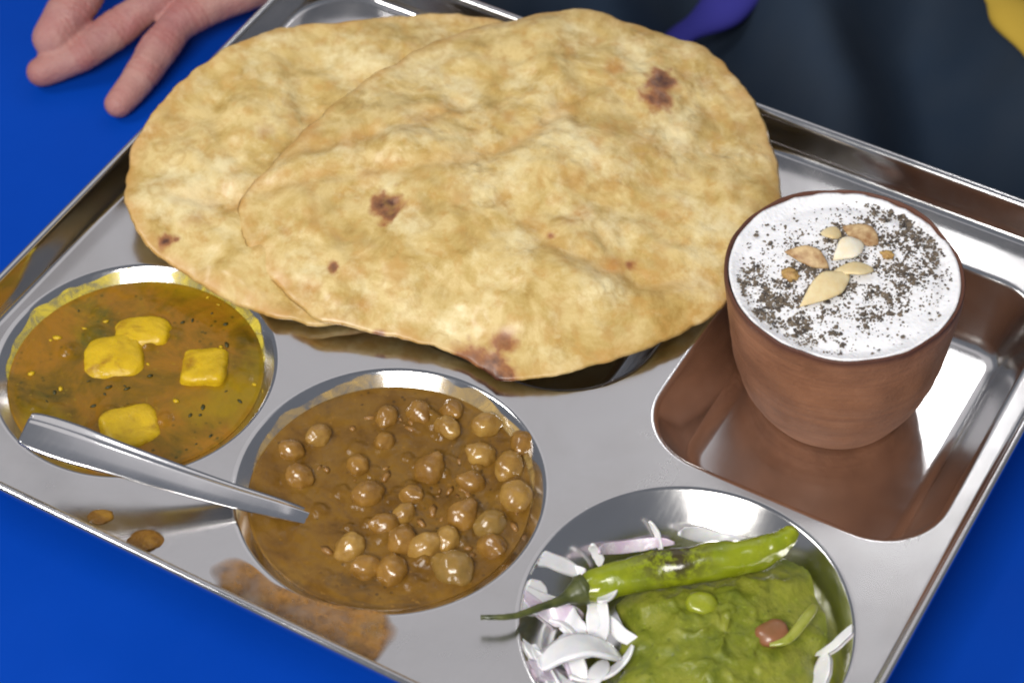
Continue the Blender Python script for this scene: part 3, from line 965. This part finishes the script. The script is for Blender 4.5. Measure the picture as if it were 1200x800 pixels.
almond(*NUTS[5], 9, 'almond_skin', .15, .4, 'broad dull brown almond flake dusted with spice')
for i, (k, sz, lab) in enumerate([(6, 3.0, 'crumbly yellow nut cluster beside the brown skinned almond'), (7, 2.2, 'small orange nut crumb beside the dull almond flake')]):
    a = NUTS[k][0]
    v, f = place(blob((sz, sz * .8, sz * .55), 0, .5, 2.6, 60 + i, 3), (a[0] + 1.3, a[1] + .8, LZ + .9))
    tag(mk('nut_crumb', v, f, M['nut_crumb']), lab, 'nut', 'nuts on the lassi')

# ---------------------------------------------------------------- chutney, onions, chilli
def build_chutney():
    n, R = 150, 46
    loop = smooth_loop(CHUTNEY, n)
    cx = sum(p.x for p in loop) / n; cy = sum(p.y for p in loop) / n
    rings = []
    for k in range(R):
        s = 1 - k / R
        ring = []
        for p in loop:
            d = 1.05 + .13 * fbm(p.x * .07, p.y * .07, 3.3, 4)
            x, y = cx + (p.x - cx) * s * d, cy + (p.y - cy) * s * d
            e = max(0, 1 - s ** 2.6) ** .7
            w = fbm(x * .05, y * .05, 6.1, 3) * 2.6 + fbm(x * .17, y * .17, 2.2, 3) * .8
            rid = (1 - abs(fbm(x * .07 + 3, y * .07, 8.8, 3)) * 2.2)
            w += max(0, rid) ** 3 * 1.6
            z = -11.5 + e * 8.6 + (1 - s * s) * 2.0 + w * e * min(1, (1 - s) * 5 + .25)
            ring.append((x, y, z))
        rings.append(ring)
    v, f = loft(rings, True, None, (cx, cy, -1.0))
    b0 = len(v)
    v += [(cx + (p.x - cx) * .80, cy + (p.y - cy) * .80, -21) for p in loop]
    f += [(j, b0 + j, b0 + (j + 1) % n, (j + 1) % n) for j in range(n)]
    v.append((cx, cy, -21)); c = len(v) - 1
    f += [(c, b0 + (j + 1) % n, b0 + j) for j in range(n)]
    tag(mk('green_chutney', v, f, M['chutney']), 'thick lumpy green chutney heaped in the round bowl', 'chutney')
build_chutney()

def onion(pos, R0, span, width, thick, rz, tilt, mat_, label):
    """A curved onion layer: a petal cut from a shell of R0 mm radius, width mm across, thin."""
    from mathutils import Euler
    E = Euler((tilt[0], tilt[1], rz)).to_matrix()
    mu, mv = 26, 8
    sd = pos[0] * .37
    def pt(u, q, off):
        a = (u - .5) * span
        tp = max(.06, 1 - abs(2 * u - 1) ** 2.6) ** .55
        y = width * .5 * q * tp * (1 + .18 * fbm(u * 3, q * .7, sd, 2)) + .9 * fbm(u * 2.2, 0, sd + 4, 2)
        b = y / (R0 * 2.0)
        r = (R0 + off) * math.cos(b * .9)
        p = Vector((r * math.cos(a) - R0, r * math.sin(a), y))
        q3 = E @ p + Vector(pos)
        dx, dy = q3.x - b3[0], q3.y - b3[1]
        rr = math.hypot(dx, dy)
        if rr > b3[2] - 2:
            q3.x = b3[0] + dx * (b3[2] - 2) / rr; q3.y = b3[1] + dy * (b3[2] - 2) / rr; rr = b3[2] - 2
        zw = bp[-1][1]
        for (d0, z0), (d1, z1) in zip(bp, bp[1:]):
            if b3[2] - d1 <= rr <= b3[2] - d0: zw = z1 + (z0 - z1) * (rr - (b3[2] - d1)) / max(d1 - d0, 1e-6)
        q3.z = max(q3.z, zw + .5 + off)
        return tuple(q3)
    ring = [(-1 + 2 * k / mv, 1) for k in range(mv + 1)] + [(1 - 2 * k / mv, -1) for k in range(mv + 1)]
    rings = [[pt(k / mu, q, sgn * thick * .5) for q, sgn in ring] for k in range(mu + 1)]
    m = len(ring)
    ca = tuple(sum(q[k] for q in rings[0]) / m for k in range(3)); cb = tuple(sum(q[k] for q in rings[-1]) / m for k in range(3))
    v, f = loft(rings, True, ca, cb)
    tag(mk('onion_slice', v, f, M[mat_]), label, 'onion', 'onion slices in the chutney bowl')
O = ONION
onion((O[0][0], O[0][1], 0), 16, 1.9, 13, 1.4, 2.2, (.1, -1.15), 'onion', 'broad bright white onion crescent below the chilli stem')
onion(O[1], 15, 1.6, 5.5, .9, 2.5, (.2, .8), 'onion', 'greyish onion slice leaning on the bowl wall behind the stem')
onion(O[2], 10, 1.7, 6.0, .9, .35, (.15, 1.15), 'onion', 'curved white onion shred hooked over the chilli')
onion(O[3], 11, .9, 3.6, .9, 1.9, (1.2, .2), 'onion', 'short white onion stub standing up behind the chilli')
onion(O[4], 15, 2.2, 4.2, .9, 2.6, (.3, .8), 'onion_pink', 'pink edged onion arc behind the middle of the chilli')
onion(O[5], 13, 1.0, 2.6, .8, 1.2, (.8, .3), 'onion', 'thin white onion sliver between pink arc and bowl wall')
onion(O[6], 14, 2.1, 4.6, .9, 2.3, (.3, .8), 'onion', 'white onion arc behind the chilli tip half')
onion(O[8], 12, 1.2, 4.5, .9, -.5, (.3, .9), 'onion', 'white onion shred at the chutney edge away from the stem')
ro = random.Random(41)
for k, q in enumerate([7, 9, 10, 11, 12, 13, 14, 7, 9, 11, 14, 10, 11, 16, 7, 12]):
    x, y, z = O[q]
    onion((x + ro.uniform(-4, 4), y + ro.uniform(-4, 4), z + ro.uniform(-2, 1.5)), ro.uniform(9, 18), ro.uniform(1.2, 1.9), ro.uniform(4.5, 9.5), ro.uniform(.7, 1.1), ro.uniform(0, 6.28), (ro.uniform(-.3, .3), ro.choice((-1, 1)) * ro.uniform(.8, 1.4)), 'onion_pink' if k % 6 == 0 else 'onion',
          'thin pinkish onion shred in the tangle beside the chutney' if k % 6 == 0 else 'thin translucent white onion shred in the tangle beside the chutney')

def build_chilli():
    P = smooth_path(CHILI, 9)
    n = len(P)
    r = root('green_chilli', P[0].x, P[0].y, P[0].z - 6)
    tag(r, 'glossy charred green chilli lying across the chutney and onions', 'chilli')
    key = [(0, 4.4), (.06, 5.6), (.2, 6.0), (.45, 6.2), (.62, 5.8), (.75, 4.7), (.86, 3.6), (.95, 2.6), (1, 1.2)]
    def rad(u):
        for (a, x), (b, y) in zip(key, key[1:]):
            if a <= u <= b:
                t = (u - a) / (b - a); t = t * t * (3 - 2 * t)
                return x + (y - x) * t
    m = 28
    rings, char = [], []
    for i, p in enumerate(P):
        u = i / (n - 1)
        t = (P[min(i + 1, n - 1)] - P[max(i - 1, 0)]).normalized()
        s = t.cross(Vector((0, 0, 1))).normalized(); w = s.cross(t)
        ring = []
        for j in range(m):
            a = 2 * math.pi * j / m
            q = rad(u) * (1 + .13 * fbm(u * 9, math.cos(a) * 1.4, math.sin(a) * 1.4, 4) + .04 * math.sin(3 * a + u * 5))
            ring.append(tuple(p + s * q * math.cos(a) + w * q * math.sin(a)))
            char.append(max(0, math.exp(-((u - .34) / .13) ** 2) * (.35 + max(0, math.sin(a)) * .9) + .25 * math.exp(-((u - .7) / .06) ** 2) + .5 * math.exp(-(u / .05) ** 2)))
        rings.append(ring)
    v, f = loft(rings, True, tuple(P[0]), tuple(P[-1] + (P[-1] - P[-2]) * .3))
    mk('chilli_body', v, f, M['chilli'], r, attr={'char': [min(1, c) for c in char] + [0, 0]})
    Q = smooth_path(STEM, 8)
    k2 = [(0, 5.0), (.08, 5.1), (.16, 3.6), (.26, 2.0), (.4, 1.35), (.7, 1.0), (1, .8)]
    rr = []
    for i in range(len(Q)):
        u = i / (len(Q) - 1)
        for (a, x), (b, y) in zip(k2, k2[1:]):
            if a <= u <= b:
                rr.append(x + (y - x) * (u - a) / (b - a)); break
    v, f = tube(Q, rr, 16)
    v = [(x + .25 * fbm(x, y, z, 2), y + .25 * fbm(y, z, x, 2), z) for x, y, z in v]
    mk('stem', v, f, M['stem'], r)
build_chilli()

# bits lying in the chutney
v, f = place(blob((5.0, 4.0, 2.2), .1, .12, 1.5, 71, 3), (CHUT_BITS[0][0], CHUT_BITS[0][1], -.2), (.1, .1, .4))
tag(mk('chilli_slice', v, f, M['seed']), 'round yellow green chilli slice on the chutney below the chilli', 'vegetable')
v, f = place(blob((5.4, 4.3, 2.6), .1, .12, 1.4, 72, 3), (CHUT_BITS[1][0], CHUT_BITS[1][1], -1.0), (.1, -.1, .9))
tag(mk('peanut', v, f, M['peanut']), 'reddish brown peanut half sunk in the green chutney', 'nut')
sp = smooth_path([(CHUT_BITS[2][0] + 1, CHUT_BITS[2][1] + 6, -1), (CHUT_BITS[2][0] + 1.0, CHUT_BITS[2][1], .6), (CHUT_BITS[3][0] + 3.5, CHUT_BITS[3][1] + 4, .4), (CHUT_BITS[3][0] - 1, CHUT_BITS[3][1], -.6)], 8)
v, f = tube(sp, [1.0 + .8 * math.sin(math.pi * min(1, .12 + i / len(sp))) for i in range(len(sp))], 12, .6)
tag(mk('chilli_strip', v, f, M['strip']), 'long pale green chilli strip on the chutney next to the peanut', 'vegetable')

# ---------------------------------------------------------------- person: hand at the table, dark clothing behind
def capsule_chain(pts, radii, bm):
    P = smooth_path(pts, 6)
    R_ = []
    for i in range(len(P)):
        u = i / (len(P) - 1) * (len(radii) - 1)
        k = min(int(u), len(radii) - 2)
        R_.append(radii[k] + (radii[k + 1] - radii[k]) * (u - k))
    # rounded tip
    d = (P[0] - P[1]).normalized()
    tip = [P[0] + d * R_[0] * math.sin(a) for a in (1.4, 1.1, .75, .4)]
    tr = [R_[0] * math.cos(a) for a in (1.4, 1.1, .75, .4)]
    v, f = tube(tip + P, tr + R_, 18, .92)
    b = [bm.verts.new((x * MM, y * MM, (z + DECK) * MM)) for x, y, z in v]
    for q in f: bm.faces.new([b[i] for i in q])

def build_person():
    r = root('person', -190, 150, -DECK)
    tag(r, 'person in dark slate clothing with one bare hand on the blue table', 'person')
    bm = bmesh.new()
    A, B, Cc = FINGERS['A'], FINGERS['B'], FINGERS['C']
    kn = [Vector(p) for p in PALM]
    capsule_chain(A + [tuple(kn[0] + Vector((-4, 26, 2))), tuple(kn[4])], [8.6, 9.2, 9.0, 10.4, 10, 11, 15], bm)
    capsule_chain(B + [tuple(kn[3]), tuple(kn[4])], [6.8, 7.2, 7.9, 7.3, 8.0, 9.0, 13, 16], bm)
    capsule_chain(Cc + [tuple(kn[3] + Vector((8, 0, -3))), tuple(kn[4])], [6.2, 6.9, 7.8, 7.5, 8.8, 10, 15, 17], bm)
    I = [(A[0][0] - 24, A[0][1] + 58, -14), (A[1][0] - 20, A[1][1] + 58, -8), (A[2][0] - 12, A[2][1] + 52, -1), (A[3][0] + 2, A[3][1] + 42, 2)]
    capsule_chain(I + [tuple(kn[4] + Vector((-14, 4, 0)))], [7.6, 8.4, 9, 10, 15], bm)
    T = [(-262, 176, -14), (-244, 182, -10), (-222, 186, -5)]
    capsule_chain(T + [tuple(kn[4] + Vector((-8, 16, 0))), tuple(kn[5])], [8.4, 9.4, 10.5, 15, 18], bm)
    capsule_chain([tuple(kn[3]), tuple(kn[4]), tuple(kn[5]), tuple(kn[6])], [17, 20, 22, 29], bm)
    me = bpy.data.meshes.new('tmp'); bm.to_mesh(me); bm.free()
    o = bpy.data.objects.new('tmp', me); C.objects.link(o)
    md = o.modifiers.new('r', 'REMESH'); md.mode = 'VOXEL'; md.voxel_size = .0010
    sm = o.modifiers.new('s', 'SMOOTH'); sm.factor = .6; sm.iterations = 5
    dg = bpy.context.evaluated_depsgraph_get()
    em = bpy.data.meshes.new_from_object(o.evaluated_get(dg))
    bpy.data.objects.remove(o)
    em.name = 'hand'
    joints = []
    for ch in (A, B, Cc):
        P = [Vector(q) for q in ch]
        for k in range(1, len(P) - 1): joints.append((P[k] * MM + Vector((0, 0, DECK * MM)), (P[k + 1] - P[k - 1]).normalized()))
    tips = [Vector(ch[0]) * MM + Vector((0, 0, DECK * MM)) for ch in (A, B, Cc)]
    red = []
    nrm = [vv.normal.copy() for vv in em.vertices]
    for vv, nn in zip(em.vertices, nrm):
        d = 0; rd = 0
        for J, t in joints:
            q = vv.co - J
            if q.length < .016:
                a = q.dot(t) * 1000 + .8 * fbm(vv.co.x * 300, vv.co.y * 300, 0, 2)
                cr = sum(math.exp(-((a - o_) / .7) ** 2) for o_ in (-2.2, 0, 2.1))
                d -= .00035 * cr
                d += .0006 * math.exp(-(a / 5) ** 2)
                rd = max(rd, .8 * cr, .35 * math.exp(-(a / 5) ** 2))
        for T_ in tips:
            rd = max(rd, .8 * math.exp(-((vv.co - T_).length * 1000 / 9) ** 2))
        red.append(min(1, rd))
        vv.co = vv.co + nn * (d + .0004 * fbm(vv.co.x * 90, vv.co.y * 90, vv.co.z * 90, 3))
    ra = em.attributes.new('red', 'FLOAT', 'POINT'); ra.data.foreach_set('value', red)
    for vv in em.vertices: vv.co = vv.co - r.location
    em.materials.clear(); em.materials.append(M['skin']); em.shade_smooth()
    h = bpy.data.objects.new('hand', em); C.objects.link(h); h.parent = r
    # dark clothing: a thick folded sheet beyond the table edge
    nx, ny = 110, 90
    top = []
    for j in range(ny + 1):
        for i in range(nx + 1):
            x = -330 + 660 * i / nx; y = 172 + 420 * j / ny
            w = x * .80 + y * .45
            z = -120 + (y - 172) * .22
            z += 26 * math.sin(w * .062 + 1.2 * fbm(x * .008, y * .008, 1.0, 2)) + 10 * fbm(x * .012, y * .008, 4.0, 3)
            z -= 30 * math.exp(-(y - 172) / 25)
            top.append((x, y, z))
    n1 = len(top)
    v = top + [(x, y, z - 14) for x, y, z in top]
    f = []
    for j in range(ny):
        for i in range(nx):
            a = j * (nx + 1) + i
            q = (a, a + 1, a + nx + 2, a + nx + 1)
            f.append(q); f.append(tuple(n1 + k for k in reversed(q)))
    edge = [i for i in range(nx + 1)] + [j * (nx + 1) + nx for j in range(1, ny + 1)] + [ny * (nx + 1) + i for i in range(nx - 1, -1, -1)] + [j * (nx + 1) for j in range(ny - 1, 0, -1)]
    for a, b in zip(edge, edge[1:] + edge[:1]): f.append((b, a, n1 + a, n1 + b))
    mk('clothing', v, f, M['cloth'], r)
build_person()

def band(name, pts, w, mat_, label, cat):
    P = smooth_path(pts, 8)
    v, f = tube(P, [w * (.8 + .2 * math.sin(i * .5)) for i in range(len(P))], 18, .5)
    tag(mk(name, v, f, M[mat_]), label, cat)
band('blue_scarf', BLUE_BAND, 13, 'blue', 'blurred violet blue cloth fold on the dark clothing', 'cloth')
band('yellow_scarf', YELLOW_BAND, 11, 'yellow', 'blurred mustard yellow cloth edge beside the dark clothing', 'cloth')
